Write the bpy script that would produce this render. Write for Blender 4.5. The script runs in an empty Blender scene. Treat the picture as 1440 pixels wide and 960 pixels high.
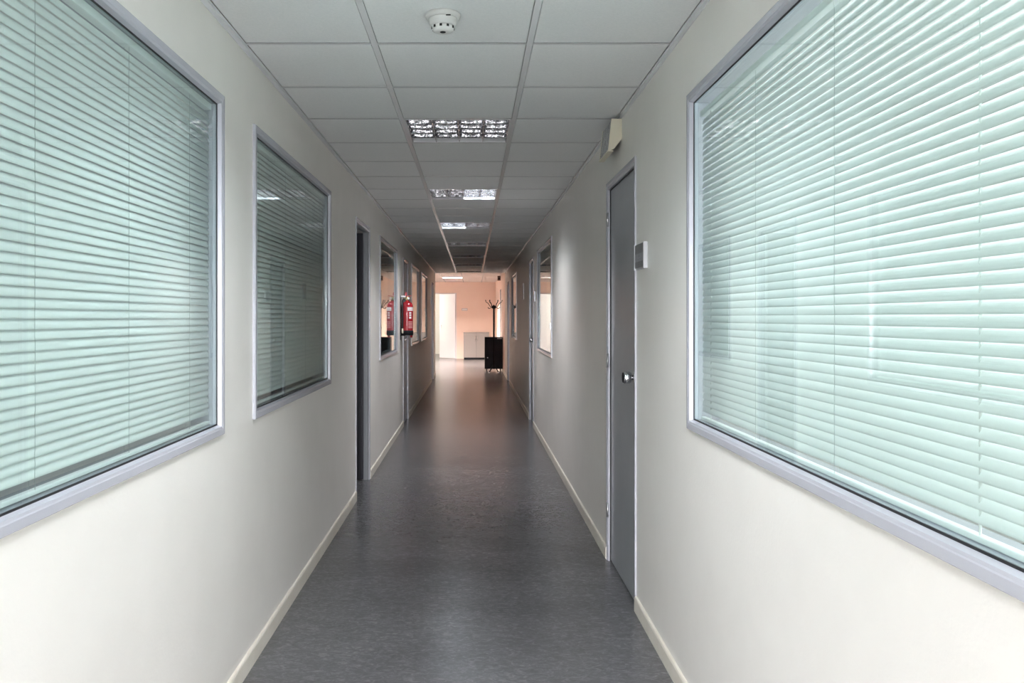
import bpy, bmesh, math, random
from mathutils import Vector, Matrix
random.seed(4)
sc = bpy.context.scene
C = sc.collection
PI = math.pi

# ------------------------------------------------------------------ measures (metres)
EYE = 1.386
CEIL = EYE + 1.053
XL, XR = -0.885, 0.775          # corridor wall faces
WT = 0.10                       # wall thickness
Y_END = 19.6                    # the corridor opens into the far room
Y_BACK = -3.6
Y_FAR = 27.6
CEIL_FAR = 2.56
OFF_L, OFF_R = -4.4, 4.3

# ------------------------------------------------------------------ materials
def mat(name, col, rough=0.5, metal=0.0, spec=0.5, coat=0.0):
    m = bpy.data.materials.new(name); m.use_nodes = True
    b = m.node_tree.nodes['Principled BSDF']
    b.inputs['Base Color'].default_value = (*col, 1)
    b.inputs['Roughness'].default_value = rough
    b.inputs['Metallic'].default_value = metal
    b.inputs['Specular IOR Level'].default_value = spec
    b.inputs['Coat Weight'].default_value = coat
    return m

def N(m, kind, **kw):
    n = m.node_tree.nodes.new(kind)
    for k, v in kw.items():
        if k in n.inputs: n.inputs[k].default_value = v
        else: setattr(n, k, v)
    return n
def L(m, a, ao, b, bi): m.node_tree.links.new(a.outputs[ao], b.inputs[bi])

def noisy(name, c1, c2, scale=8, detail=4, rough=0.5, metal=0.0, spec=0.5, bump=0.0, bscale=200, stretch=(1,1,1), lo=.4, hi=.6, bdist=.002, rvar=0.0):
    m = mat(name, c1, rough, metal, spec)
    b = m.node_tree.nodes['Principled BSDF']
    tc = N(m, 'ShaderNodeTexCoord'); mp = N(m, 'ShaderNodeMapping'); mp.inputs['Scale'].default_value = stretch
    L(m, tc, 'Object', mp, 'Vector')
    nz = N(m, 'ShaderNodeTexNoise', Scale=scale, Detail=detail, Roughness=.6); L(m, mp, 0, nz, 'Vector')
    r = N(m, 'ShaderNodeValToRGB'); r.color_ramp.elements[0].position = lo; r.color_ramp.elements[1].position = hi
    r.color_ramp.elements[0].color = (*c1, 1); r.color_ramp.elements[1].color = (*c2, 1)
    L(m, nz, 0, r, 0); L(m, r, 0, b, 'Base Color')
    if rvar:
        mr = N(m, 'ShaderNodeMapRange'); mr.inputs['To Min'].default_value = rough - rvar; mr.inputs['To Max'].default_value = rough + rvar
        L(m, nz, 0, mr, 0); L(m, mr, 0, b, 'Roughness')
    if bump:
        n2 = N(m, 'ShaderNodeTexNoise', Scale=bscale, Detail=3); L(m, mp, 0, n2, 'Vector')
        bp = N(m, 'ShaderNodeBump', Strength=bump, Distance=bdist); L(m, n2, 0, bp, 'Height'); L(m, bp, 0, b, 'Normal')
    return m

M = {}
M['cream'] = noisy('cream_wall_paint', (.77, .75, .705), (.80, .78, .735), scale=1.6, rough=.42, spec=.45, bump=.5, bscale=75, bdist=.0012)
M['peach'] = noisy('peach_wall_paint', (.87, .70, .61), (.89, .73, .64), scale=1.2, rough=.5, spec=.35, bump=.1, bscale=70, bdist=.001)
M['office'] = mat('office_wall_paint', (.74, .73, .70), .6)
M['tile'] = noisy('ceiling_tile_white', (.79, .805, .80), (.83, .84, .835), scale=140, rough=.75, spec=.3, bump=.2, bscale=320, bdist=.0008)
M['tilefar'] = noisy('ceiling_tile_dim_peach_bounce', (.66, .60, .56), (.70, .64, .60), scale=140, rough=.75, spec=.3)  # dimness and peach bounce of the end room put into the tile colour
M['tbar'] = mat('white_enamelled_grid', (.78, .785, .795), .24, 0, .5)
M['base'] = noisy('cream_skirting', (.70, .665, .575), (.75, .715, .63), scale=5, rough=.4, bump=.1, bscale=60)
M['frame'] = mat('grey_lacquered_aluminium', (.50, .51, .56), .2, .15, .5)
M['door'] = noisy('grey_door_laminate', (.27, .29, .31), (.29, .31, .33), scale=3, rough=.33, spec=.5)
M['doordark'] = mat('dark_door_laminate', (.10, .085, .08), .4)
M['doorshade'] = mat('door_painted_room_shade', (.022, .024, .034), .4)  # near-black navy paints the shade of the unlit room
M['white'] = mat('white_plastic', (.66, .66, .64), .45)
M['doorwhite'] = mat('white_door_lacquer', (.74, .72, .76), .35)
M['ivory'] = mat('ivory_plastic', (.70, .66, .52), .45)
M['black'] = noisy('black_lacquer', (.010, .011, .014), (.014, .015, .018), scale=4, rough=.6, spec=.12)
M['blackmetal'] = mat('black_metal', (.008, .008, .010), .7, 0, .1)
M['rubber'] = mat('black_gasket', (.01, .011, .013), .6)
M['dark'] = mat('dark_slot', (.012, .012, .012), .8)
M['slat'] = mat('white_blind_slat', (.80, .82, .81), .38, 0, .5)
M['cord'] = mat('white_blind_cord', (.82, .84, .82), .7)
M['cordgrey'] = mat('grey_blind_string', (.42, .47, .46), .7)
M['mirror'] = noisy('mirror_louvre', (.68, .66, .70), (.72, .70, .74), scale=9, rough=.08, metal=1.0, bump=.4, bscale=22, bdist=.010)
M['blade'] = noisy('louvre_blade', (.66, .65, .68), (.70, .69, .72), scale=9, rough=.10, metal=.74, bump=.8, bscale=15, bdist=.03)
M['tubeoff'] = mat('unlit_tube', (.80, .81, .82), .25)
M['endcap'] = mat('tube_end_cap', (.55, .55, .56), .3, .9)
M['housing'] = mat('lamp_housing', (.18, .18, .20), .4, .5)
M['red'] = mat('red_enamel', (.36, .016, .024), .25, 0, .5, .3)
M['redplastic'] = mat('pale_red_lever', (.62, .10, .12), .4)
M['brass'] = mat('dull_brass', (.48, .42, .24), .35, .9)
M['chrome'] = mat('satin_chrome', (.75, .75, .77), .2, 1.0)
M['paper'] = mat('white_paper', (.80, .80, .80), .7)
M['strip'] = mat('grey_paper_strip', (.34, .34, .375), .6)
M['print'] = mat('grey_print', (.30, .31, .34), .7)
M['redprint'] = mat('pale_print', (.66, .38, .38), .6)
M['signgrey'] = noisy('brushed_grey_panel', (.15, .155, .155), (.19, .195, .195), scale=30, stretch=(1, 1, 14), rough=.4, metal=.2)
M['alu'] = mat('brushed_aluminium', (.48, .49, .51), .35, .5)
M['cabinet'] = mat('light_grey_cabinet', (.28, .27, .265), .5)
M['brownbox'] = mat('brown_plastic', (.16, .075, .05), .5)
M['clear'] = noisy('ribbed_diffuser', (.50, .52, .54), (.60, .62, .64), scale=20, rough=.12, metal=.6, bump=1.0, bscale=26, bdist=.02)
M['bolt'] = mat('hinge_steel', (.5, .5, .52), .3, .9)

def emission(name, col, s):
    m = bpy.data.materials.new(name); m.use_nodes = True
    nt = m.node_tree; nt.nodes.clear()
    e = N(m, 'ShaderNodeEmission', Strength=s); e.inputs['Color'].default_value = (*col, 1)
    o = N(m, 'ShaderNodeOutputMaterial'); L(m, e, 0, o, 'Surface')
    return m
M['lit'] = emission('lit_tube_cool', (.82, .93, 1.0), 25)
M['litwarm'] = emission('lit_tube_warm', (1.0, .84, .75), 680)

def glass_mat():
    m = bpy.data.materials.new('green_tinted_glass'); m.use_nodes = True
    nt = m.node_tree; nt.nodes.clear()
    geo = N(m, 'ShaderNodeNewGeometry')
    ior = N(m, 'ShaderNodeMapRange'); ior.inputs['To Min'].default_value = 1.5; ior.inputs['To Max'].default_value = 1/1.5
    L(m, geo, 'Backfacing', ior, 0)
    fr = N(m, 'ShaderNodeFresnel'); L(m, ior, 0, fr, 'IOR')
    tr = N(m, 'ShaderNodeBsdfTransparent'); tr.inputs['Color'].default_value = (.932, .980, .971, 1)
    gl = N(m, 'ShaderNodeBsdfGlossy'); gl.inputs['Roughness'].default_value = 0.0
    gl.inputs['Color'].default_value = (.95, .98, .97, 1)
    mx = N(m, 'ShaderNodeMixShader'); L(m, fr, 0, mx, 0); L(m, tr, 0, mx, 1); L(m, gl, 0, mx, 2)
    o = N(m, 'ShaderNodeOutputMaterial'); L(m, mx, 0, o, 'Surface')
    return m
M['glass'] = glass_mat()

def floor_mat():
    m = mat('marbled_grey_vinyl', (.1, .1, .11), .3, 0, .36)
    b = m.node_tree.nodes['Principled BSDF']
    tc = N(m, 'ShaderNodeTexCoord')
    mp = N(m, 'ShaderNodeMapping'); mp.inputs['Scale'].default_value = (1.0, 1.7, 1); mp.inputs['Rotation'].default_value = (0, 0, .25)
    L(m, tc, 'Object', mp, 0)
    n1 = N(m, 'ShaderNodeTexNoise', Scale=1.1, Detail=5, Roughness=.65); L(m, mp, 0, n1, 'Vector')
    n2 = N(m, 'ShaderNodeTexNoise', Scale=27, Detail=8, Roughness=.75, Distortion=1.2); L(m, mp, 0, n2, 'Vector')
    r2 = N(m, 'ShaderNodeValToRGB'); e = r2.color_ramp.elements
    e[0].position, e[0].color = .28, (.076, .0765, .0795, 1)
    e[1].position, e[1].color = .78, (.197, .198, .204, 1)
    x = r2.color_ramp.elements.new(.5); x.color = (.100, .1005, .105, 1)
    L(m, n2, 0, r2, 0)
    r1 = N(m, 'ShaderNodeMapRange'); r1.inputs['From Min'].default_value = .3; r1.inputs['From Max'].default_value = .7
    r1.inputs['To Min'].default_value = .82; r1.inputs['To Max'].default_value = 1.18; L(m, n1, 0, r1, 0)
    mul = N(m, 'ShaderNodeVectorMath', operation='SCALE'); L(m, r2, 0, mul, 0); L(m, r1, 0, mul, 'Scale')
    L(m, mul, 0, b, 'Base Color')
    rr = N(m, 'ShaderNodeMapRange'); rr.inputs['To Min'].default_value = .18; rr.inputs['To Max'].default_value = .30; L(m, n2, 0, rr, 0); L(m, rr, 0, b, 'Roughness')
    mp2 = N(m, 'ShaderNodeMapping'); mp2.inputs['Scale'].default_value = (1, 2.2, 1); L(m, tc, 'Object', mp2, 0)
    n3 = N(m, 'ShaderNodeTexNoise', Scale=5, Detail=4); L(m, mp2, 0, n3, 'Vector')
    bp = N(m, 'ShaderNodeBump', Strength=.22, Distance=.004); L(m, n3, 0, bp, 'Height')
    bp2 = N(m, 'ShaderNodeBump', Strength=.12, Distance=.001); L(m, n2, 0, bp2, 'Height'); L(m, bp, 0, bp2, 'Normal'); L(m, bp2, 0, b, 'Normal')
    return m
M['floor'] = floor_mat()

# ------------------------------------------------------------------ mesh builder
class MB:
    def __init__(s): s.v, s.f, s.sm = [], [], []
    def face(s, idx, smooth=False): s.f.append(idx); s.sm.append(smooth)
    def box(s, x0, x1, y0, y1, z0, z1, bev=0.0):
        if bev:
            bm = bmesh.new(); bmesh.ops.create_cube(bm, size=1)
            for v in bm.verts: v.co = Vector(((x0+x1)/2 + v.co.x*(x1-x0), (y0+y1)/2 + v.co.y*(y1-y0), (z0+z1)/2 + v.co.z*(z1-z0)))
            bmesh.ops.bevel(bm, geom=bm.edges[:], offset=bev, segments=2, affect='EDGES', profile=.6)
            s.add_bm(bm); return s
        b = len(s.v)
        s.v += [(x0,y0,z0),(x1,y0,z0),(x1,y1,z0),(x0,y1,z0),(x0,y0,z1),(x1,y0,z1),(x1,y1,z1),(x0,y1,z1)]
        for q in ((0,3,2,1),(4,5,6,7),(0,1,5,4),(1,2,6,5),(2,3,7,6),(3,0,4,7)): s.face([b+i for i in q])
        return s
    def add_bm(s, bm, smooth=False):
        b = len(s.v); bm.verts.index_update()
        s.v += [tuple(v.co) for v in bm.verts]
        for f in bm.faces: s.face([b+v.index for v in f.verts], smooth)
        bm.free()
    def lathe(s, prof, c=(0,0,0), n=28, axis='z', smooth=True):
        # prof: (radius, height) pairs; closed by caps
        b = len(s.v); k = len(prof)
        for i in range(n):
            a = 2*PI*i/n
            for r, h in prof:
                p = (r*math.cos(a), r*math.sin(a), h)
                if axis == 'x': p = (h, p[0], p[1])
                if axis == 'y': p = (p[0], h, p[1])
                s.v.append((p[0]+c[0], p[1]+c[1], p[2]+c[2]))
        for i in range(n):
            j = (i+1) % n
            for q in range(k-1): s.face([b+i*k+q, b+j*k+q, b+j*k+q+1, b+i*k+q+1], smooth)
        s.face([b+i*k for i in range(n)][::-1]); s.face([b+i*k+k-1 for i in range(n)])
        return s
    def tube(s, pts, r, n=10, smooth=True):
        pts = [Vector(p) for p in pts]; b = len(s.v)
        rr = r if isinstance(r, (list, tuple)) else [r]*len(pts)
        t0 = (pts[1]-pts[0]).normalized()
        up = Vector((0,0,1)) if abs(t0.z) < .9 else Vector((1,0,0))
        nrm = t0.cross(up).normalized()
        for i, p in enumerate(pts):
            t = (pts[min(i+1, len(pts)-1)] - pts[max(i-1, 0)]).normalized()
            nrm = (nrm - t*nrm.dot(t)).normalized(); bi = t.cross(nrm)
            for k in range(n):
                a = 2*PI*k/n
                s.v.append(tuple(p + (nrm*math.cos(a) + bi*math.sin(a))*rr[i]))
        for i in range(len(pts)-1):
            for k in range(n):
                j = (k+1) % n
                s.face([b+i*n+k, b+i*n+j, b+(i+1)*n+j, b+(i+1)*n+k], smooth)
        s.face([b+k for k in range(n)][::-1]); s.face([b+(len(pts)-1)*n+k for k in range(n)])
        return s
    def prism(s, poly, fn, a, b_, smooth=False):
        # poly of (p,q); fn(p,q,t) -> xyz ; extruded from t=a to t=b_
        b = len(s.v); n = len(poly)
        for t in (a, b_):
            for p, q in poly: s.v.append(tuple(fn(p, q, t)))
        for i in range(n):
            j = (i+1) % n
            s.face([b+i, b+j, b+n+j, b+n+i], smooth)
        s.face([b+i for i in range(n)][::-1]); s.face([b+n+i for i in range(n)])
        return s
    def build(s, name, m, parent=None, loc=None):
        me = bpy.data.meshes.new(name)
        me.from_pydata(s.v, [], s.f)
        me.polygons.foreach_set('use_smooth', s.sm)
        bm = bmesh.new(); bm.from_mesh(me); bmesh.ops.recalc_face_normals(bm, faces=bm.faces); bm.to_mesh(me); bm.free()
        me.materials.append(M[m] if isinstance(m, str) else m)
        me.update()
        o = bpy.data.objects.new(name, me); C.objects.link(o)
        if parent is not None: o.parent = parent
        if loc is not None: o.location = loc
        return o

def tag(o, label=None, cat=None, group=None, kind=None):
    if label: o['label'] = label
    if cat: o['category'] = cat
    if group: o['group'] = group
    if kind: o['kind'] = kind
    return o
def thing(name, loc, label, cat, group=None, kind=None):
    o = bpy.data.objects.new(name, None); C.objects.link(o); o.location = loc
    o.empty_display_size = .1
    return tag(o, label, cat, group, kind)
def copy_tree(o, parent=None):
    c = o.copy(); C.objects.link(c)
    if parent is not None: c.parent = parent
    for ch in list(o.children): copy_tree(ch, c)
    return c

# ------------------------------------------------------------------ panels with holes
def holed(mb, ulo, uhi, vlo, vhi, t0, t1, holes, fn):
    """solid panel in (u,v) with rectangular holes, thickness t0..t1; fn(u,v,t)->xyz"""
    us = sorted({ulo, uhi, *[h[0] for h in holes if ulo < h[0] < uhi], *[h[1] for h in holes if ulo < h[1] < uhi]})
    vs = sorted({vlo, vhi, *[h[2] for h in holes if vlo < h[2] < vhi], *[h[3] for h in holes if vlo < h[3] < vhi]})
    def solid(i, j):
        if i < 0 or j < 0 or i >= len(us)-1 or j >= len(vs)-1: return False
        cu, cv = (us[i]+us[i+1])/2, (vs[j]+vs[j+1])/2
        return not any(h[0] < cu < h[1] and h[2] < cv < h[3] for h in holes)
    idx = {}
    def V(i, j, t):
        k = (i, j, t)
        if k not in idx:
            idx[k] = len(mb.v); mb.v.append(tuple(fn(us[i], vs[j], (t0, t1)[t])))
        return idx[k]
    for i in range(len(us)-1):
        for j in range(len(vs)-1):
            if not solid(i, j): continue
            mb.face([V(i,j,0), V(i+1,j,0), V(i+1,j+1,0), V(i,j+1,0)])
            mb.face([V(i,j,1), V(i,j+1,1), V(i+1,j+1,1), V(i+1,j,1)])
            for di, dj, a, b in ((-1,0,(i,j),(i,j+1)), (1,0,(i+1,j),(i+1,j+1)), (0,-1,(i,j),(i+1,j)), (0,1,(i,j+1),(i+1,j+1))):
                if not solid(i+di, j+dj): mb.face([V(*a,0), V(*b,0), V(*b,1), V(*a,1)])
    return mb

# ------------------------------------------------------------------ layout
WZ_L, WZ_R = (0.975, 2.165), (0.99, 2.178)
WIN_L = [(1.08, 2.91), (3.32, 5.10), (7.84, 9.60), (11.88, 13.52), (14.22, 15.92)]
WIN_R = [(0.86, 2.945), (8.03, 9.78), (14.45, 16.15)]
DOOR_L = [(6.24, 7.08), (10.52, 11.30), (17.80, 18.58)]      # outer edges of the casings
DOOR_R = [(3.90, 4.735), (10.45, 11.22), (17.40, 18.18)]
DZ = 2.15
FL, CW = .015, .040           # flange overlap, casing width

def wall_fn(s, xw): return lambda u, v, t: (xw + s*t, u, v)     # s: outward direction of the thickness
holes = [(a+FL, b-FL, WZ_L[0]+FL, WZ_L[1]-FL) for a, b in WIN_L] + [(a+FL, b-FL, -1, DZ-FL) for a, b in DOOR_L]
tag(holed(MB(), Y_BACK, Y_END, 0, 2.75, 0, WT, holes, wall_fn(-1, XL)).build('wall_left', 'cream'), 'long cream wall on the left of the corridor', 'wall', kind='structure')
holes = [(a+FL, b-FL, WZ_R[0]+FL, WZ_R[1]-FL) for a, b in WIN_R] + [(a+FL, b-FL, -1, DZ-FL) for a, b in DOOR_R]
tag(holed(MB(), Y_BACK, Y_END, 0, 2.75, 0, WT, holes, wall_fn(1, XR)).build('wall_right', 'cream'), 'long cream wall on the right of the corridor', 'wall', kind='structure')
# far room
FD = (22.35, 23.15)            # door in the right wall of the far room
tag(holed(MB(), Y_END, Y_FAR+.1, 0, 2.75, 0, WT, [(FD[0]+FL, FD[1]-FL, -1, DZ-FL)], wall_fn(1, XR)).build('wall_right_far', 'peach'), 'peach right wall of the room at the end', 'wall', kind='structure')
FDX = (-1.42, -0.535)          # doorway in the far wall
FDZ = 2.20
tag(holed(MB(), -5.0, XR, 0, 2.75, 0, WT, [(FDX[0]+FL, FDX[1]-FL, -1, FDZ-FL)], lambda u, v, t: (u, Y_FAR+t, v)).build('wall_far', 'peach'), 'peach wall closing the view at the end', 'wall', kind='structure')
mb = MB().box(-5.0, XL-WT, Y_END-.1, Y_END, 0, 2.75); mb.box(-5.1, -5.0, Y_END-.1, Y_FAR+.1, 0, 2.75)
tag(mb.build('wall_left_far', 'peach'), 'peach left walls of the room at the end', 'wall', kind='structure')
# room beyond the far doorway
mb = MB().box(-4, 1.5, Y_FAR+3.6, Y_FAR+3.7, 0, 2.75); mb.box(-4.1, -4, Y_FAR+.1, Y_FAR+3.7, 0, 2.75); mb.box(1.5, 1.6, Y_FAR+.1, Y_FAR+3.7, 0, 2.75)
tag(mb.build('wall_beyond', 'office'), 'pale walls seen through the doorway at the end', 'wall', kind='structure')
# corridor back end with an unseen opening added to light the near end
BW = (-.75, .66, .25, 2.25)
tag(holed(MB(), XL-WT, XR+WT, 0, 2.75, 0, WT, [BW], lambda u, v, t: (u, Y_BACK-t, v)).build('wall_back', 'cream'), 'cream wall behind the camera', 'wall', kind='structure')
# offices
mb = holed(MB(), Y_BACK, Y_END-.1, 0, 2.75, 0, .1, [(0, 2.6, .85, 2.25)], wall_fn(-1, OFF_L))
for y in (Y_BACK, 3.10, 7.40, 11.52): mb.box(OFF_L, XL-WT, y-.04, y+.04, 0, 2.75)
tag(mb.build('wall_office_left', 'office'), 'pale walls of the offices on the left', 'wall', kind='structure')
RW = (-.6, 3.1, .8, 2.3)
mb = MB(); holed(mb, Y_BACK, Y_END+.1, 0, 2.75, 0, .1, [RW], wall_fn(1, OFF_R))
for y in (Y_BACK, 5.1, 11.6, Y_END+.06): mb.box(XR+WT, OFF_R, y-.04, y+.04, 0, 2.75)
mb.box(XR+WT, 2.2, Y_FAR, Y_FAR+.1, 0, 2.75); mb.box(2.2, 2.3, Y_END+.1, Y_FAR+.1, 0, 2.75)
tag(mb.build('wall_office_right', 'office'), 'pale walls of the offices on the right', 'wall', kind='structure')

tag(MB().box(-5.2, 4.5, Y_BACK-.2, Y_FAR+3.8, -.1, 0).build('floor', 'floor'), 'dark grey marbled vinyl floor of the corridor', 'floor', kind='structure')
for nm, a in (('ceiling_office_left', (OFF_L-.1, XL-WT, Y_BACK-.1, Y_END-.1)), ('ceiling_office_right', (XR+WT, OFF_R+.1, Y_BACK-.1, Y_FAR+.1))):
    tag(MB().box(*a, 2.62, 2.75).build(nm, 'office'), 'plain white ceiling of the offices', 'ceiling', kind='structure')
tag(MB().box(-4.1, 1.6, Y_FAR+.1, Y_FAR+3.7, 2.75, 2.85).build('ceiling_beyond', 'office'), 'white ceiling beyond the doorway at the end', 'ceiling', kind='structure')

# corridor ceiling: tiles, grid, wall angles
TX = (-.378, .2205); TY0 = 3.182; PITCH = .6
lights_y = [TY0 + 1.2 + 2.4*k + .3 for k in range(-3, 7)]
LX = sum(TX)/2
lh = [(LX-.292, LX+.292, y-.292, y+.292) for y in lights_y]
mb = MB(); k0 = math.floor((Y_BACK-TY0)/PITCH)
for k in range(k0, 30):
    ya, yb = max(TY0+k*PITCH+.0080, Y_BACK), min(TY0+(k+1)*PITCH-.0152, Y_END)
    if yb-ya < .02: continue
    for i, (xa, xb) in enumerate(((XL+.0165, TX[0]-.0145), (TX[0]+.0145, TX[1]-.0145), (TX[1]+.0145, XR-.0165))):
        if i == 1 and any(abs((ya+yb)/2-y) < .1 for y in lights_y): continue
        dz = random.uniform(0, .0006)
        mb.box(xa, xb, ya, yb, CEIL+.0007, CEIL+.016)
ceil = mb.build('ceiling', 'tile')
tag(ceil, 'suspended tile ceiling of the corridor', 'ceiling', kind='structure')
mb = MB()
for x in TX: mb.box(x-.012, x+.012, Y_BACK, Y_END, CEIL-.0005, CEIL+.006)
k = -11
while TY0+k*PITCH < Y_END:
    y = TY0+k*PITCH
    if y > Y_BACK:
        for x0, x1 in ((XL+.013, TX[0]-.012), (TX[0]+.012, TX[1]-.012), (TX[1]+.012, XR-.013)):
            mb.box(x0, x1, y-.0095, y+.0095, CEIL+.0001, CEIL+.0006)
    k += 1
mb.build('ceiling_grid', 'tbar', ceil)
def angle(s, xw): # wall angle strip with the ragged painted lower edge
    mb = MB(); y = Y_BACK
    mb.box(min(xw, xw-s*.013), max(xw, xw-s*.013), Y_BACK, Y_END, CEIL-.0006, CEIL+.001)
    while y < Y_END:
        ln = random.uniform(.5, 1.3); y2 = min(y+ln, Y_END); h = random.choice((.020, .024, .027, .022))
        mb.box(min(xw, xw-s*.0025), max(xw, xw-s*.0025), y, y2, CEIL-h, CEIL+.003); y = y2
    return mb
tag(angle(-1, XL).build('trim_left', 'tbar'), 'pale wall angle strip along the left ceiling edge', 'trim', kind='structure')
tag(angle(1, XR).build('trim_right', 'tbar'), 'pale wall angle strip along the right ceiling edge', 'trim', kind='structure')
# slab over the corridor ceiling and the end beam
tag(MB().box(XL-.1, XR+.1, Y_BACK-.1, Y_END, 2.75, 2.85).build('ceiling_slab', 'office'), 'slab above the corridor tiles', 'ceiling', kind='structure')
tag(MB().box(XL, XR, Y_END-.03, Y_END, CEIL, 2.75).build('trim_end', 'cream'), 'end of the lowered corridor ceiling', 'trim', kind='structure')
# far room ceiling
FLX = [-.60, -3.0]; FLY = [21.5, 24.3]
FLP = [(-.60, 24.3), (-3.0, 24.3), (-3.0, 21.5)]
lh2 = [(x-.292, x+.292, y-.292, y+.292) for x, y in FLP]
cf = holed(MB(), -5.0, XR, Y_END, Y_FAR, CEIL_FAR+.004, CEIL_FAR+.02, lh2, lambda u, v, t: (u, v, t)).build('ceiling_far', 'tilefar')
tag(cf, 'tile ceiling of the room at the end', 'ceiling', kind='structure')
mb = MB()
for i in range(-8, 3):
    x = -.60+.3+i*.6
    if -5 < x < XR: mb.box(x-.012, x+.012, Y_END, Y_FAR, CEIL_FAR, CEIL_FAR+.005)
y = 24.3-.3-.6*7
while y < Y_FAR:
    if y > Y_END: mb.box(-5, XR, y-.012, y+.012, CEIL_FAR+.001, CEIL_FAR+.005)
    y += .6
mb.build('ceiling_grid', 'tbar', cf)
tag(MB().box(-5.1, XR+.1, Y_END, Y_FAR+.1, 2.75, 2.85).build('ceiling_slab_far', 'office'), 'slab above the room at the end', 'ceiling', kind='structure')

# skirtings
def skirting(s, xw, spans):
    mb = MB()
    prof = [(0, 0), (.012, 0), (.012, .062), (.009, .069), (.004, .071), (0, .071)]
    for a, b in spans: mb.prism(prof, lambda p, q, t: (xw - s*p, t, q), a, b)
    return mb
tag(skirting(-1, XL, [(Y_BACK, 3.02), (3.021, 6.235), (7.082, 10.515), (11.302, 17.795), (18.582, Y_END+.01)]).build('baseboard_left', 'base'), 'cream skirting along the left wall', 'baseboard', kind='structure')
tag(skirting(1, XR, [(Y_BACK, 2.55), (2.551, 3.895), (4.737, 10.445), (11.222, 17.395), (18.182, FD[0]-.002), (FD[1]+.002, Y_FAR-.47)]).build('baseboard_right', 'base'), 'cream skirting along the right wall', 'baseboard', kind='structure')
mb = MB(); mb.box(FDX[1]+.002, XR-.012, Y_FAR-.012, Y_FAR, 0, .07); mb.box(-5, FDX[0]-.002, Y_FAR-.012, Y_FAR, 0, .07)
tag(mb.build('baseboard_far', 'peach'), 'low skirting along the end wall', 'baseboard', kind='structure')

# ------------------------------------------------------------------ windows
PROF = [(0, 0), (0, .0095), (.0025, .012), (.0215, .012), (.0245, .0105), (.0305, .0095), (.0338, -.002), (.036, -.006),
        (.036, -.098), (.0152, -.098), (.0152, 0)]
def ring(mb, s, xw, y0, y1, z0, z1, prof, gap=.0009, floor=False):
    fn = lambda y, z, d: (xw - s*d, y, z)
    n = len(prof)
    def seg(A, B):
        b = len(mb.v); mb.v += [fn(*p) for p in A] + [fn(*p) for p in B]
        for i in range(n):
            j = (i+1) % n; mb.face([b+i, b+j, b+n+j, b+n+i])
        mb.face([b+i for i in range(n)]); mb.face([b+n+i for i in range(n)][::-1])
    g = gap
    zb = lambda u: 0.0 if floor else z0+u+g
    seg([(y0+u+g, z1-u, d) for u, d in prof], [(y1-u-g, z1-u, d) for u, d in prof])
    seg([(y0+u, zb(u), d) for u, d in prof], [(y0+u, z1-u-g, d) for u, d in prof])
    seg([(y1-u, zb(u), d) for u, d in prof], [(y1-u, z1-u-g, d) for u, d in prof])
    if not floor: seg([(y0+u+g, z0+u, d) for u, d in prof], [(y1-u-g, z0+u, d) for u, d in prof])
    return mb
wn = 0
def window(s, xw, y0, y1, z, label):
    global wn; wn += 1
    r = thing('window_%d' % wn, (xw, (y0+y1)/2, z[0]), label, 'window', kind='structure')
    yy, zz = (y0+y1)/2, z[0]
    h = (y1-y0)/2; H = z[1]-z[0]
    ring(MB(), s, 0, -h, h, 0, H, PROF).build('window_frame', 'frame', r)
    ring(MB(), s, 0, -h+.0335, h-.0335, .0335, H-.0335, [(0, -.0042), (.0065, -.0042), (.0065, -.0068), (0, -.0068)], gap=0).build('gasket', 'rubber', r)
    e = .0362
    a, b = sorted((s*.007, s*.013))
    MB().box(a, b, -h+e, h-e, e, H-e).build('pane', 'glass', r)
    return r
window(-1, XL, *WIN_L[0], WZ_L, 'large grey framed window nearest on the left wall, white blind behind')
window(-1, XL, *WIN_L[1], WZ_L, 'grey framed window on the left before the open doorway, dim room behind')
window(-1, XL, *WIN_L[2], WZ_L, 'grey framed window on the left just before the fire extinguisher')
window(-1, XL, *WIN_L[3], WZ_L, 'first of two neighbouring windows beyond the fire extinguisher')
window(-1, XL, *WIN_L[4], WZ_L, 'second of two neighbouring windows beyond the fire extinguisher')
window(1, XR, *WIN_R[0], WZ_R, 'large grey framed window nearest on the right wall, bright blind behind')
window(1, XR, *WIN_R[1], WZ_R, 'grey framed window in the middle of the right wall')
window(1, XR, *WIN_R[2], WZ_R, 'farthest window on the right wall')
r = thing('window_9', ((BW[0]+BW[1])/2, Y_BACK, BW[2]), 'unseen opening added behind the camera for fill light', 'window', kind='structure')
hw, hh = (BW[1]-BW[0])/2, BW[3]-BW[2]
mb = MB().box(-hw, -hw+.05, -.1, .01, 0, hh).box(hw-.05, hw, -.1, .01, 0, hh).box(-hw+.05, hw-.05, -.1, .01, 0, .05).box(-hw+.05, hw-.05, -.1, .01, hh-.05, hh)
mb.build('window_frame', 'frame', r)
r = thing('window_10', (OFF_R, (RW[0]+RW[1])/2, RW[2]), 'outside window of the office on the right', 'window', kind='structure')
hw, hh = (RW[1]-RW[0])/2, RW[3]-RW[2]
mb = MB().box(-.01, .1, -hw, -hw+.05, 0, hh).box(-.01, .1, hw-.05, hw, 0, hh).box(-.01, .1, -hw+.05, hw-.05, 0, .05).box(-.01, .1, -hw+.05, hw-.05, hh-.05, hh).box(0, .08, -.03, .03, .05, hh-.05)
mb.build('window_frame', 'frame', r)

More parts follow.
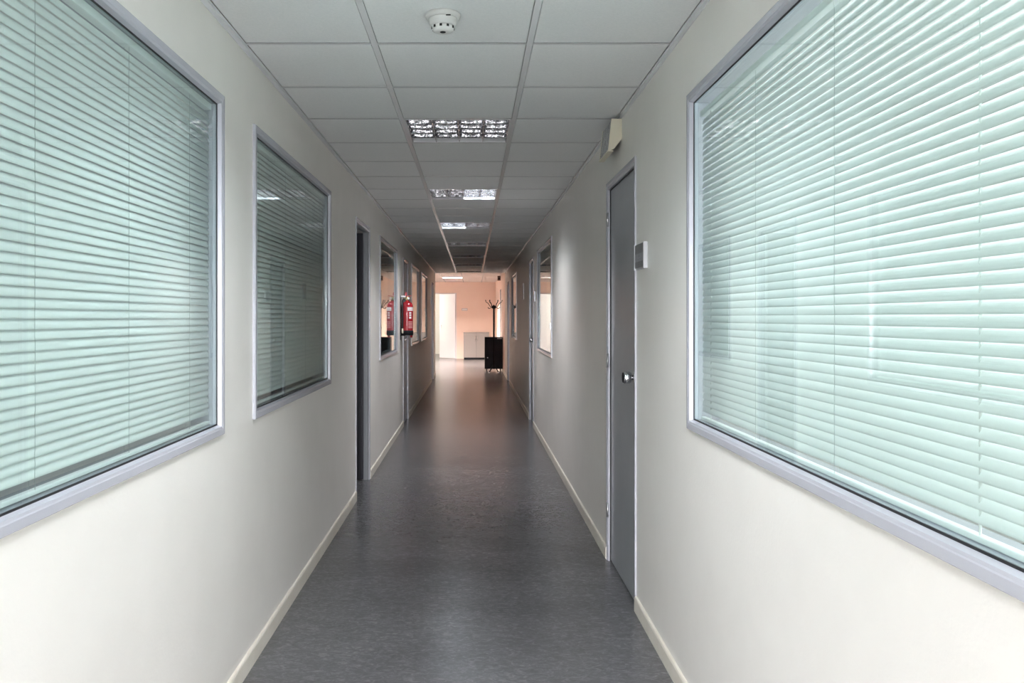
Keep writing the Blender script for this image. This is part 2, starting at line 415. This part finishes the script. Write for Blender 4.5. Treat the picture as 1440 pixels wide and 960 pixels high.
# ------------------------------------------------------------------ venetian blinds
def blind(s, xc, y0, y1, ztop, zbot, label, pitch=.0222, tilt=68, head=.022, headgap=.010, cords=(), lifts=(), railgap=.003, warp=0.0):
    rt = thing('venetian_blind', (xc, (y0+y1)/2, zbot), label, 'blind', 'venetian blinds behind the corridor windows')
    yc = (y0+y1)/2; H = ztop-zbot; h = (y1-y0)/2
    hb = MB()
    hb.box(-.0125, .0125, -h, h, H-head, H, bev=.002)
    hb.build('headrail', 'slat', rt)
    MB().box(-.0085, .0085, -h, h, 0, .011, bev=.003).build('bottom_rail', 'slat', rt)
    a = math.radians(tilt); w = .025; arc = .0027; th = .0003
    zf = H-head-headgap-.5*w*math.sin(a)
    sl = MB(); zs = []
    z = zf
    while z - .5*w*math.sin(a) > .011+railgap-.001: zs.append(z); z -= pitch
    K = 6
    for i, z in enumerate(zs):
        prof = []
        dt = math.radians(random.uniform(-.8, .8))
        for side in (0, 1):
            rng = range(K+1) if side == 0 else range(K, -1, -1)
            for q in rng:
                t = -1+2*q/K                     # -1: corridor edge (low), +1: room edge (high)
                u = t*w/2; n = arc*(1-t*t) + (th if side else 0)
                ca, sa = math.cos(a+dt), math.sin(a+dt)
                # along-slat direction points to the room and up; normal bulges up and to the corridor
                px = u*ca - n*sa; pz = u*sa + n*ca
                prof.append((s*px, pz))
        dz = random.uniform(-.0004, .0004)
        b = len(sl.v); n = len(prof); SEG = 6
        for e in range(SEG+1):
            t = -h+.003+(2*h-.006)*e/SEG
            sag = dz + random.uniform(-.00025, .00025)
            for p, q in prof: sl.v.append((p, t, z+q+sag))
        for e in range(SEG):
            for j in range(n):
                k2 = (j+1) % n
                sl.face([b+e*n+j, b+e*n+k2, b+(e+1)*n+k2, b+(e+1)*n+j], True)
        sl.face([b+j for j in range(n)][::-1]); sl.face([b+SEG*n+j for j in range(n)])
    sl.build('slats', 'slat', rt)
    fx = -s*(w/2*math.cos(a)+.0024)
    for y in cords:
        c = MB()
        pts = []
        zt = H-head; nn = 2*len(zs)
        for q in range(nn+1):
            pts.append((fx + random.uniform(-.0003, .0003), y-yc + random.uniform(-.0009, .0009), zt-(zt-.006)*q/nn))
        c.tube(pts, .0006, 5)
        c.tube([(-fx, y-yc+.001, zt), (-fx, y-yc+.001, .006)], .0006, 5)
        c.build('ladder_cord', 'cordgrey' if not lifts else 'cordgrey', rt)
    for y in lifts:
        MB().tube([(-s*.0014, y-yc, H-head), (-s*.0014, y-yc, .006)], .0021, 6).build('lift_cord', 'cord', rt)
    return rt
b = blind(-1, XL-.034, 1.125, 2.862, 2.126, 1.016, 'closed white blind behind the nearest window on the left wall', tilt=70, cords=(1.28, 1.72, 2.19, 2.66), railgap=.006)
b = blind(-1, XL-.034, 3.368, 5.05, 2.126, 1.016, 'closed blind in dim light behind the second window on the left', cords=(3.52, 4.02, 4.50, 4.92), railgap=.010)
b = blind(1, XR+.036, 0.905, 2.895, 2.108, 1.028, 'bright white blind behind the large window on the right wall', tilt=72, head=.020, headgap=.004, pitch=.0223, cords=(2.345, 1.835), lifts=(2.80, 1.315), railgap=.002)

# ------------------------------------------------------------------ doors
DPROF_OPEN = [(0, 0), (0, .006), (.002, .008), (.018, .008), (.022, .005), (.036, .005), (.040, .002), (.040, -.004), (.0152, -.004), (.0152, 0)]
DPROF = [(0, 0), (0, .006), (.002, .008), (.018, .008), (.022, .005), (.036, .005), (.040, .002), (.040, -.098), (.0152, -.098), (.0152, 0)]
dn = 0
def knob(par, s, x, y, z):
    """round lock knob; axis along x, s=+1: the corridor is at -x"""
    k = MB(); o = -s
    k.lathe([(.030, 0), (.030, o*.006), (.025, o*.008)], (x, y, z), 28, 'x')
    k.lathe([(.012, o*.006), (.012, o*.018), (.024, o*.022), (.029, o*.030), (.029, o*.054), (.026, o*.058)], (x, y, z), 28, 'x')
    kk = k.build('knob', 'chrome', par)
    MB().lathe([(.0255, 0), (.0245, o*.003)], (x+o*.058, y, z), 24, 'x').build('knob_cap', 'black', kk)
    return kk
def door(s, xw, y0, y1, label, leaf='door', rec=.012, handle=None):
    global dn; dn += 1
    r = thing('door_%d' % dn, (xw, (y0+y1)/2, 0), label, 'door', kind='structure')
    h = (y1-y0)/2
    ring(MB(), s, 0, -h, h, 0, DZ, DPROF if leaf else DPROF_OPEN, floor=True).build('door_frame', 'frame', r)
    if leaf:
        a, b = sorted((s*rec, s*(rec+.04)))
        ring(MB(), s, 0, -h+.039, h-.039, 0, DZ-.039, [(0, -rec+.005), (.006, -rec+.005), (.006, -rec-.006), (0, -rec-.006)], gap=0, floor=True).build('gasket', 'rubber', r)
        lf = MB().box(a, b, -h+.0425, h-.0425, .008, DZ-.0425).build('door_leaf', leaf, r)
        if handle == 'knob': knob(r, s, s*rec, -h+.0425+.045, 1.095)
        if handle == 'lever':
            o = -s; m = MB()
            m.box(min(0, o*.006)+s*rec, max(0, o*.006)+s*rec, -h+.07, -h+.10, .98, 1.16, bev=.002)
            m.tube([(s*rec, -h+.085, 1.10), (s*rec+o*.045, -h+.085, 1.10), (s*rec+o*.05, -h+.10, 1.10), (s*rec+o*.05, -h+.20, 1.10)], .009, 10)
            m.build('door_handle', 'chrome', r)
        for z in (.25, 1.1, 1.9):
            MB().lathe([(.006, 0), (.006, .08)], (-s*.006, h-.041, z), 10).build('hinge', 'bolt', r)
    return r
d = door(-1, XL, *DOOR_L[0], 'open doorway into a dark room on the left wall', leaf=None)
# leaf set in the opening, coloured to paint the room's darkness
ring(MB(), -1, 0, -.42+.0165, .42-.0165, 0, DZ-.0165, [(0, -.0075), (.022, -.0075), (.0245, -.010), (.0245, -.024), (.028, -.024), (.028, -.046), (0, -.046)], floor=True).build('jamb', 'door', d)
lf = MB().box(-.825, -.047, .345, .385, .008, DZ-.05).build('door_leaf', 'doorshade', d)
MB().box(-.102, -.047, -.42, -.402, 0, DZ-.016).build('jamb_lining', 'doorshade', d)  # strip in the same painted room darkness
door(-1, XL, *DOOR_L[1], 'closed grey door on the left beside the fire extinguisher', handle='lever')
door(-1, XL, *DOOR_L[2], 'farthest door on the left wall', leaf='doordark', rec=.03)
door(1, XR, *DOOR_R[0], 'closed grey door with round chrome knob on the right wall', handle='knob')
door(1, XR, *DOOR_R[1], 'closed grey door beyond the middle window on the right', handle='knob', rec=.02)
door(1, XR, *DOOR_R[2], 'farthest door on the right wall of the corridor', leaf='doordark', rec=.03, handle='lever')
door(1, XR, *FD, 'door in the peach right wall of the end room', leaf='base')
# doorway in the far wall with a white leaf standing half open
dn += 1
r = thing('door_%d' % dn, ((FDX[0]+FDX[1])/2, Y_FAR, 0), 'white door standing half open in the end wall', 'door', kind='structure')
h = (FDX[1]-FDX[0])/2
mb = MB()
for sx in (-1, 1): mb.box(min(sx*h, sx*(h-.03)), max(sx*h, sx*(h-.03)), -.012, .1, 0, FDZ, bev=.003)
mb.box(-h+.03, h-.03, -.012, .1, FDZ-.03, FDZ, bev=.003)
mb.build('door_frame', 'doorwhite', r)
ang = math.radians(47)
lf = MB().box(-.805, 0, -.02, .02, .008, FDZ-.035).build('door_leaf', 'doorwhite', r)
lf.location = (h-.035, .09, 0); lf.rotation_euler = (0, 0, -ang)
m = MB().box(-.775, -.735, -.027, -.02, .98, 1.18, bev=.002)
m.tube([(-.755, -.02, 1.10), (-.755, -.065, 1.10), (-.74, -.07, 1.10), (-.64, -.07, 1.10)], .009, 10)
m.build('door_handle', 'chrome', lf)

# ------------------------------------------------------------------ ceiling lights (600 mm louvre luminaires)
_cache = {}
def part(key, name, mk, m, parent):
    if key not in _cache:
        o = mk().build(name, m, parent); _cache[key] = o.data; return o
    o = bpy.data.objects.new(name, _cache[key]); C.objects.link(o); o.parent = parent; return o
BAY = .139
def mk_frame():
    mb = MB(); a, b = .2885, .280
    for sx in (-1, 1):
        mb.box(min(sx*a, sx*b), max(sx*a, sx*b), -a, a, -.001, .005)
        mb.box(-b, b, min(sx*a, sx*b), max(sx*a, sx*b), -.001, .005)
    mb.box(-.283, -.280, -.283, .283, .005, .09); mb.box(.280, .283, -.283, .283, .005, .09)
    mb.box(-.280, .280, -.283, -.280, .005, .09); mb.box(-.280, .280, .280, .283, .005, .09)
    mb.box(-.283, .283, -.283, .283, .09, .093)
    return mb
def mk_reflector():
    # four parabolic troughs along y, ridges between them come down to the opening
    mb = MB()
    for k in range(4):
        cx = (-1.5+k)*BAY; n = 12; w = BAY/2-.001
        prof = [(cx-w+2*w*i/n, .003+.082*(1-abs(-1+2*i/n)**2.2)) for i in range(n+1)]
        prof2 = [(p, q+.002) for p, q in prof[::-1]]
        mb.prism(prof+prof2, lambda p, q, t: (p, t, q), -.279, .279, True)
    return mb
def mk_louvre():
    # cross blades, each with a V section, hollow-topped between the ridges
    mb = MB()
    for k in range(4):
        cx = (-1.5+k)*BAY
        for j in range(1, 5):
            y = -.279+.558*j/5
            n = 8; w = BAY/2-.004
            b = len(mb.v); R = 9
            for i in range(n+1):
                t = -1+2*i/n; x = cx+w*t; top = .031+.012*t*t
                cur = [(0.0, 0.0), (.0008, .3), (.0042, .6), (.010, .82), (.0185, 1.0)]
                row = [(p, .001+top*q) for p, q in cur]
                for p, q in row: mb.v.append((x, y+p, q))
                for p, q in row[:0:-1]: mb.v.append((x, y-p, q))
            for i in range(n):
                p, q = b+R*i, b+R*(i+1)
                for m_ in range(R):
                    m2 = (m_+1) % R; mb.face([p+m_, q+m_, q+m2, p+m2], m_ not in (4,))
            mb.face([b+m_ for m_ in range(R)]); mb.face([b+R*n+m_ for m_ in range(R)][::-1])
    for k in range(5):
        x = (-2+k)*BAY
        mb.box(x-.0018, x+.0018, -.279, .279, -.0005, .006)
    return mb
def mk_tube():
    mb = MB(); mb.lathe([(.010, -.262), (.013, -.258), (.013, .258), (.010, .262)], (0, 0, .056), 14, 'y'); return mb
def mk_cap(): return MB().lathe([(.0136, 0), (.0136, .010)], (0, 0, .056), 14, 'y')
def ceiling_light(x, y, z, lit, label, group, warm=False):
    r = thing('ceiling_light', (x, y, z), label, 'ceiling light', group)
    part('lf', 'frame', mk_frame, 'tbar', r)
    part('lr', 'reflector', mk_reflector, 'mirror', r)
    part('ll', 'louvre', mk_louvre, 'blade', r)
    for k in range(4):
        on = lit[k]
        t = part('t%d%d' % (on, warm), 'tube', mk_tube, ('litwarm' if warm else 'lit') if on else 'tubeoff', r)
        t.location = ((-1.5+k)*BAY, 0, 0)
        for yy in (-.268, .258): part('tc', 'tube_cap', mk_cap, 'endcap', t).location = (0, yy, 0)
    return r
G = 'louvred ceiling lights along the corridor'
labels = ['lit louvre ceiling light, third one back from the smoke detector', 'lit louvre ceiling light, second one back from the smoke detector', 'lit louvre ceiling light overhead, just before the smoke detector', 'unlit square louvre ceiling light nearest the smoke detector',
          'square louvre ceiling light with only its right half lit', 'square louvre ceiling light with only its left half lit',
          'unlit louvre ceiling light next after the two half-lit ones', 'unlit louvre ceiling light second after the two half-lit ones',
          'unlit louvre ceiling light third after the two half-lit ones', 'farthest unlit louvre ceiling light at the corridor end']
pat = [(1,1,1,1), (1,1,1,1), (1,1,1,1), (0,0,0,0), (0,0,1,1), (1,1,0,0), (0,0,0,0), (0,0,0,0), (0,0,0,0), (0,0,0,0)]
for y, l, p in zip(lights_y, labels, pat): ceiling_light(LX, y, CEIL, p, l, G)
for (x, y), lab in zip(FLP, ('lit ceiling light visible in front of the peach end wall', 'lit ceiling light deep in the hidden side of the end room', 'lit ceiling light in the hidden side of the end room, nearer the corridor')):
    ceiling_light(x, y, CEIL_FAR, (1,1,1,1), lab, 'lit lights of the end room', True)

# ------------------------------------------------------------------ smoke detector
r = thing('smoke_detector', (-.103, 2.874, CEIL+.001), 'white round smoke detector on the nearest ceiling tile', 'smoke detector')
MB().lathe([(.061, 0), (.0615, -.006), (.059, -.013), (.050, -.016)], n=40).build('base', 'white', r)
MB().lathe([(.049, -.015), (.049, -.020), (.0475, -.021), (.048, -.030), (.046, -.037), (.040, -.041)], n=40).build('body', 'white', r)
hd = MB().lathe([(.040, -.040), (.039, -.050), (.034, -.058), (.022, -.062), (.004, -.063)], n=40).build('sensor_head', 'white', r)
for k in range(10):
    a = 2*PI*k/10+.16; ca, sa = math.cos(a), math.sin(a)
    bm = bmesh.new(); bmesh.ops.create_cube(bm, size=1, matrix=Matrix.Translation((ca*.0385, sa*.0385, -.0475)) @ Matrix.Rotation(a, 4, 'Z') @ Matrix.Diagonal((.004, .0085, .008, 1)))
    sl = MB(); sl.add_bm(bm); sl.build('vent_slot', 'dark', hd)
MB().lathe([(.010, -.0625), (.010, -.0638)], (0, -.006, 0), 14).build('test_button', 'dark', hd)
MB().box(.012, .028, -.0495, -.0478, -.0205, -.0165).build('release_slot', 'dark', r)

# ------------------------------------------------------------------ emergency light over the first right door
r = thing('emergency_light', (XR, 4.28, 2.25), 'cream wedge emergency light above the grey door on the right', 'emergency light')
poly = [(-.002, .066), (.040, .010), (.072, 0), (.070, .012), (.054, .166), (-.002, .166)]
MB().prism(poly, lambda p, q, t: (-p, t, q), 0, .012).build('end_cap', 'ivory', r)
MB().prism(poly, lambda p, q, t: (-p, t, q), .288, .30).build('end_cap', 'ivory', r)
MB().prism([(0, .068), (.038, .014), (.050, .012), (.040, .160), (0, .163)], lambda p, q, t: (-p, t, q), .012, .288).build('housing', 'housing', r)
MB().prism([(.050, .006), (.070, .004), (.0535, .160), (.042, .160)], lambda p, q, t: (-p, t, q), .012, .288).build('diffuser', 'clear', r)
MB().box(-.074, -.044, -.001, .301, -.003, .003, bev=.001).build('bottom_rim', 'ivory', r)

# ------------------------------------------------------------------ door signs
def door_sign(s, xw, y0, w, z, h, label, strip=True, k=1.0):
    r = thing('door_sign', (xw, y0, z), label, 'sign', 'door name signs')
    o = -s
    X = lambda a, b: tuple(sorted((o*a*k, o*b*k)))
    MB().box(*X(-.002, .012), 0, w, 0, h, bev=.001).build('back_plate', 'alu', r)
    for q in (0, w-.008): MB().box(*X(.012, .018), q, q+.008, 0, h).build('side_rail', 'alu', r)
    MB().box(*X(.012, .0155), .008, w-.008, .008, h-.003).build('panel', 'signgrey', r)
    if strip:
        p = MB().box(*X(.0155, .0162), .010, w-.010, .036, .072).build('name_strip', 'strip', r)
        MB().box(*X(.0162, .0164), w*.42, w*.58, .056, .064).box(*X(.0162, .0164), w*.30, w*.70, .044, .048).build('print', 'print', p)
    return r
door_sign(1, XR, 3.655, .215, 1.605, .118, 'grey name sign with white paper strip beside the nearest right door')
door_sign(1, XR, 10.16, .20, 1.58, .13, 'grey name sign beside the second door on the right wall')
door_sign(1, XR, 12.45, .21, 1.66, .24, 'upright grey sign alone on the right wall past the second door', k=.45)
door_sign(1, XR, 17.05, .20, 1.64, .15, 'small grey sign beside the farthest right door')
door_sign(-1, XL, 17.45, .20, 1.66, .15, 'small grey sign beside the farthest left door')
r = thing('door_sign', (-.36, Y_FAR, 1.61), 'flat pale sign right of the half open white door', 'sign', 'door name signs')
MB().box(0, .19, -.012, 0, 0, .075, bev=.002).build('back_plate', 'alu', r)
MB().box(.012, .178, -.0135, -.012, .010, .065).build('panel', 'paper', r)

# ------------------------------------------------------------------ fire extinguisher on its bracket
EX, EY, EZ = -.803, 10.14, 1.165
r = thing('wall_bracket', (XL, EY-.01, EZ+.42), 'grey bracket holding the red fire extinguisher on the wall', 'bracket')
MB().box(-.002, .005, -.022, .022, -.48, .07, bev=.001).box(.004, .06, -.03, .03, -.426, -.4205).build('wall_plate', 'blackmetal', r)
MB().box(0.004, .055, -.006, .006, .052, .064).box(.049, .062, -.020, .020, .052, .064).build('arm', 'bolt', r)
r = thing('fire_extinguisher', (EX, EY, EZ), 'red fire extinguisher hanging on the left wall', 'fire extinguisher')
MB().lathe([(.070, .05), (.072, .058), (.072, .345), (.069, .372), (.058, .396), (.038, .412), (.021, .418), (.019, .432)], n=40).build('cylinder', 'red', r)
MB().lathe([(.066, .0), (.0745, .004), (.0755, .05), (.073, .060), (.066, .060)], n=40).build('base_skirt', 'black', r)
v = MB().lathe([(.022, .428), (.022, .446), (.016, .450), (.016, .472), (.010, .476)], n=20)
v.tube([(0, 0, .460), (.034, -.018, .460)], [.011, .009], 12)
v.tube([(0, 0, .458), (-.030, -.020, .456), (-.038, -.026, .450)], [.010, .009, .009], 12)
v = v.build('valve', 'brass', r)
MB().lathe([(.013, 0), (.014, -.008), (.012, -.010)], (.020, -.024, .452), 18, 'y').build('gauge', 'paper', v)
lv = MB()
lv.prism([(-.020, .474), (.052, .482), (.056, .490), (-.018, .482)], lambda p, q, t: (p, t, q), -.010, .010)
lv.prism([(-.026, .478), (-.002, .494), (-.006, .528), (-.018, .532), (-.030, .500)], lambda p, q, t: (p, t, q), -.009, .009)
lv.build('lever', 'redplastic', r)
pts = [(-.038, -.026, .450), (-.050, -.045, .430), (-.052, -.062, .38), (-.050, -.070, .30), (-.050, -.071, .2), (-.052, -.070, .10), (-.052, -.069, .075)]
MB().tube(pts, .0085, 10).build('hose', 'rubber', r)
MB().tube([(-.052, -.069, .085), (-.052, -.069, .040), (-.051, -.068, .025)], [.011, .012, .009], 12).build('nozzle', 'ivory', r)
def wrap(a0, a1, z0, z1, rad=.0726, n=10):
    m = MB(); b = len(m.v)
    for i in range(n+1):
        a = math.radians(a0+(a1-a0)*i/n)
        for q, z in ((rad, z0), (rad, z1), (rad-.0008, z1), (rad-.0008, z0)): m.v.append((q*math.cos(a), q*math.sin(a), z))
    for i in range(n):
        for j in range(4):
            k2 = (j+1) % 4; m.face([b+4*i+j, b+4*i+k2, b+4*i+4+k2, b+4*i+4+j])
    m.face([b, b+1, b+2, b+3]); m.face([b+4*n+3, b+4*n+2, b+4*n+1, b+4*n])
    return m
lb = wrap(-82, -12, .300, .345).build('label_band', 'paper', r)
for z in (.308, .320, .332):
    o = wrap(-72, -24, z, z+.004, .0729).build('print', 'redprint', lb)
for z0, z1 in ((.265, .285), (.238, .258), (.205, .230)): wrap(-66, -42, z0, z1, .0727).build('print', 'paper', r)
for k in range(5): wrap(-74, -26, .090+.018*k, .098+.018*k, .0727).build('print', 'redprint', r)
# lower red tail of the discharge horn under the skirt
MB().lathe([(.010, .0), (.016, -.004), (.014, -.028), (.006, -.032)], (.048, .02, .002), 14).build('drain_cap', 'red', r)

# ------------------------------------------------------------------ black cabinet, coat stand, grey cabinet in the end room
r = thing('black_cabinet', (.31, 20.95, 0), 'tall black cabinet on castors behind the coat stand', 'cabinet')
W, D, Hh = .455, .45, .878
MB().box(0, W, 0.018, D, .075, Hh, bev=.004).build('body', 'black', r)
d = MB().box(.010, W-.010, 0, .0185, .085, Hh-.05, bev=.003).build('door', 'black', r)
MB().lathe([(.009, 0), (.012, -.018), (.006, -.022)], (.075, 0, .36), 16, 'y').build('knob', 'chrome', d)
MB().box(W-.14, W-.02, .012, .0175, Hh-.042, Hh-.014).build('name_plate', 'print', r)
for i, (x, y) in enumerate(((.05, .06), (W-.05, .06), (.05, D-.05), (W-.05, D-.05))):
    c = MB().lathe([(.030, -.012), (.035, -.008), (.035, .008), (.030, .012)], (x, y, .035), 18, 'x')
    c.box(x-.018, x+.018, y-.015, y+.02, .055, .076)
    c.build('castor', 'rubber', r)

r = thing('coat_stand', (.535, 20.70, 0), 'black coat stand in front of the black cabinet', 'coat stand')
MB().tube([(0, 0, .10), (0, 0, 1.66)], .022, 16).build('pole', 'blackmetal', r)
hub = MB().lathe([(.022, 1.60), (.050, 1.615), (.055, 1.64), (.050, 1.665), (.026, 1.68), (.012, 1.70)], n=24).build('hub', 'blackmetal', r)
for k in range(6):
    a = 2*PI*k/6; ca, sa = math.cos(a), math.sin(a)
    prof = [(.03, 1.650), (.07, 1.652), (.105, 1.672), (.125, 1.712), (.150, 1.742), (.185, 1.760), (.203, 1.785), (.205, 1.805)]
    m = MB().tube([(q*ca, q*sa, z) for q, z in prof], .008, 10)
    m.lathe([(.006, -.012), (.012, -.006), (.012, .006), (.006, .012)], (.205*ca, .205*sa, 1.81), 12)
    m.build('hook', 'blackmetal', r)
    a += PI/6; ca, sa = math.cos(a), math.sin(a)
    prof = [(.03, 1.632), (.09, 1.626), (.125, 1.605), (.155, 1.612), (.170, 1.640)]
    m = MB().tube([(q*ca, q*sa, z) for q, z in prof], .007, 10)
    m.build('hook', 'blackmetal', r)
for k in range(4):
    a = PI/4+k*PI/2; ca, sa = math.cos(a), math.sin(a)
    prof = [(.015, .17), (.05, .15), (.09, .10), (.13, .045), (.16, .016)]
    lg = MB().tube([(q*ca, q*sa, z) for q, z in prof], [.014, .014, .013, .012, .012], 10).build('leg', 'blackmetal', r)
    MB().lathe([(.018, 0), (.018, .012), (.010, .018)], (.165*ca, .165*sa, 0), 14).build('foot', 'print', lg)
MB().lathe([(.030, .09), (.032, .10), (.032, .19), (.024, .20)], n=20).build('collar', 'blackmetal', r)

r = thing('grey_cabinet', (-.295, 27.15, 0), 'low grey two-door cabinet against the end wall', 'cabinet')
W, D, Hh = .84, .42, .885
MB().box(.01, W-.01, .03, D, 0, .06).build('plinth', 'black', r)
MB().box(0, W, .024, D, .06, Hh-.022, bev=.002).build('body', 'housing', r)
MB().box(-.004, W+.004, 0, D+.004, Hh-.022, Hh, bev=.003).build('top', 'cabinet', r)
for sx in (0, 1):
    a, b = (.004, W/2-.006) if sx == 0 else (W/2+.006, W-.004)
    d = MB().box(a, b, 0, .019, .064, Hh-.026, bev=.0015).build('door', 'cabinet', r)
    hx = W/2-.035 if sx == 0 else W/2+.035
    hm = MB().tube([(hx, 0, .63), (hx, -.025, .635), (hx, -.028, .66), (hx, -.028, .74), (hx, -.025, .765), (hx, 0, .77)], .006, 8)
    hm.build('handle', 'chrome', d)
MB().lathe([(.009, 0), (.009, -.004)], (W/2-.035, 0, .55), 14, 'y').build('lock', 'chrome', r)

r = thing('sensor_box', (XR, 22.75, 2.40), 'small dark brown box high on the peach right wall', 'sensor')
MB().box(-.085, .003, 0, .09, 0, .13, bev=.006).build('housing', 'brownbox', r)
MB().box(-.06, -.025, -.004, .002, .03, .07, bev=.001).build('lens', 'black', r)

# ------------------------------------------------------------------ light
def area(name, loc, rot, sx, sy, e, col):
    l = bpy.data.lights.new(name, 'AREA'); l.shape = 'RECTANGLE'; l.size = sx; l.size_y = sy; l.energy = e; l.color = col
    o = bpy.data.objects.new(name, l); C.objects.link(o); o.location = loc; o.rotation_euler = rot; return o
# light leaving the louvre openings of the lit corridor lamps
for y, p in zip(lights_y, pat):
    n = sum(p)
    if not n: continue
    x = LX + (0 if n == 4 else (.139 if p[3] else -.139))
    o = area('lamp_light', (x, y, CEIL-.003), (0, 0, 0), .54*n/4, .54, (2.6 if n == 4 else 2.8), (1.0, .945, .975)); o.data.spread = math.radians(114)
# added light behind the camera to brighten the near end, aimed down
dl = area('added_fill_back', (-.045, Y_BACK-.12, 1.20), (math.radians(90-42), 0, 0), 1.30, 1.9, 84, (.99, .957, .99))
dl.data.spread = math.radians(100)
# daylight in the outside window of the office on the right
area('daylight_office', (OFF_R+.12, 1.25, 1.55), (0, math.radians(122), 0), 1.4, 3.5, 64, (.92, .98, 1.0)).data.spread = math.radians(120)
# weak fill added in the first left office to lift its blind slats
area('added_fill_office_left', (OFF_L-.12, 1.3, 1.55), (0, math.radians(-90), 0), 1.4, 2.6, 6, (.92, .98, 1.0))
# window light in the room beyond the half open door
area('daylight_beyond', (-3.9, Y_FAR+1.9, 1.6), (0, math.radians(-90), 0), 1.6, 2.2, 34, (1, .95, .85))
w = bpy.data.worlds.new('World'); sc.world = w; w.use_nodes = True
w.node_tree.nodes['Background'].inputs[0].default_value = (.75, .85, 1, 1)
w.node_tree.nodes['Background'].inputs[1].default_value = .6

# ------------------------------------------------------------------ camera
cam = bpy.data.cameras.new('Camera'); co = bpy.data.objects.new('Camera', cam); C.objects.link(co)
co.location = (0, 0, EYE); co.rotation_euler = (PI/2, 0, 0)
cam.sensor_width = 36; cam.lens = 36*1160/1440
cam.shift_x = (720-664.5)/1440; cam.shift_y = -(480-446)/1440
cam.clip_start = .02; cam.clip_end = 100
sc.camera = co

sc.view_settings.view_transform = 'Standard'; sc.view_settings.look = 'None'
sc.view_settings.gamma = 1; sc.view_settings.use_curve_mapping = False
sc.view_settings.exposure = 2.0
cy = sc.cycles
cy.use_denoising = True
try: cy.denoiser = 'OPENIMAGEDENOISE'
except Exception: pass
cy.max_bounces = 14; cy.diffuse_bounces = 8; cy.glossy_bounces = 8; cy.transparent_max_bounces = 24
cy.sample_clamp_indirect = 6
cy.caustics_reflective = True
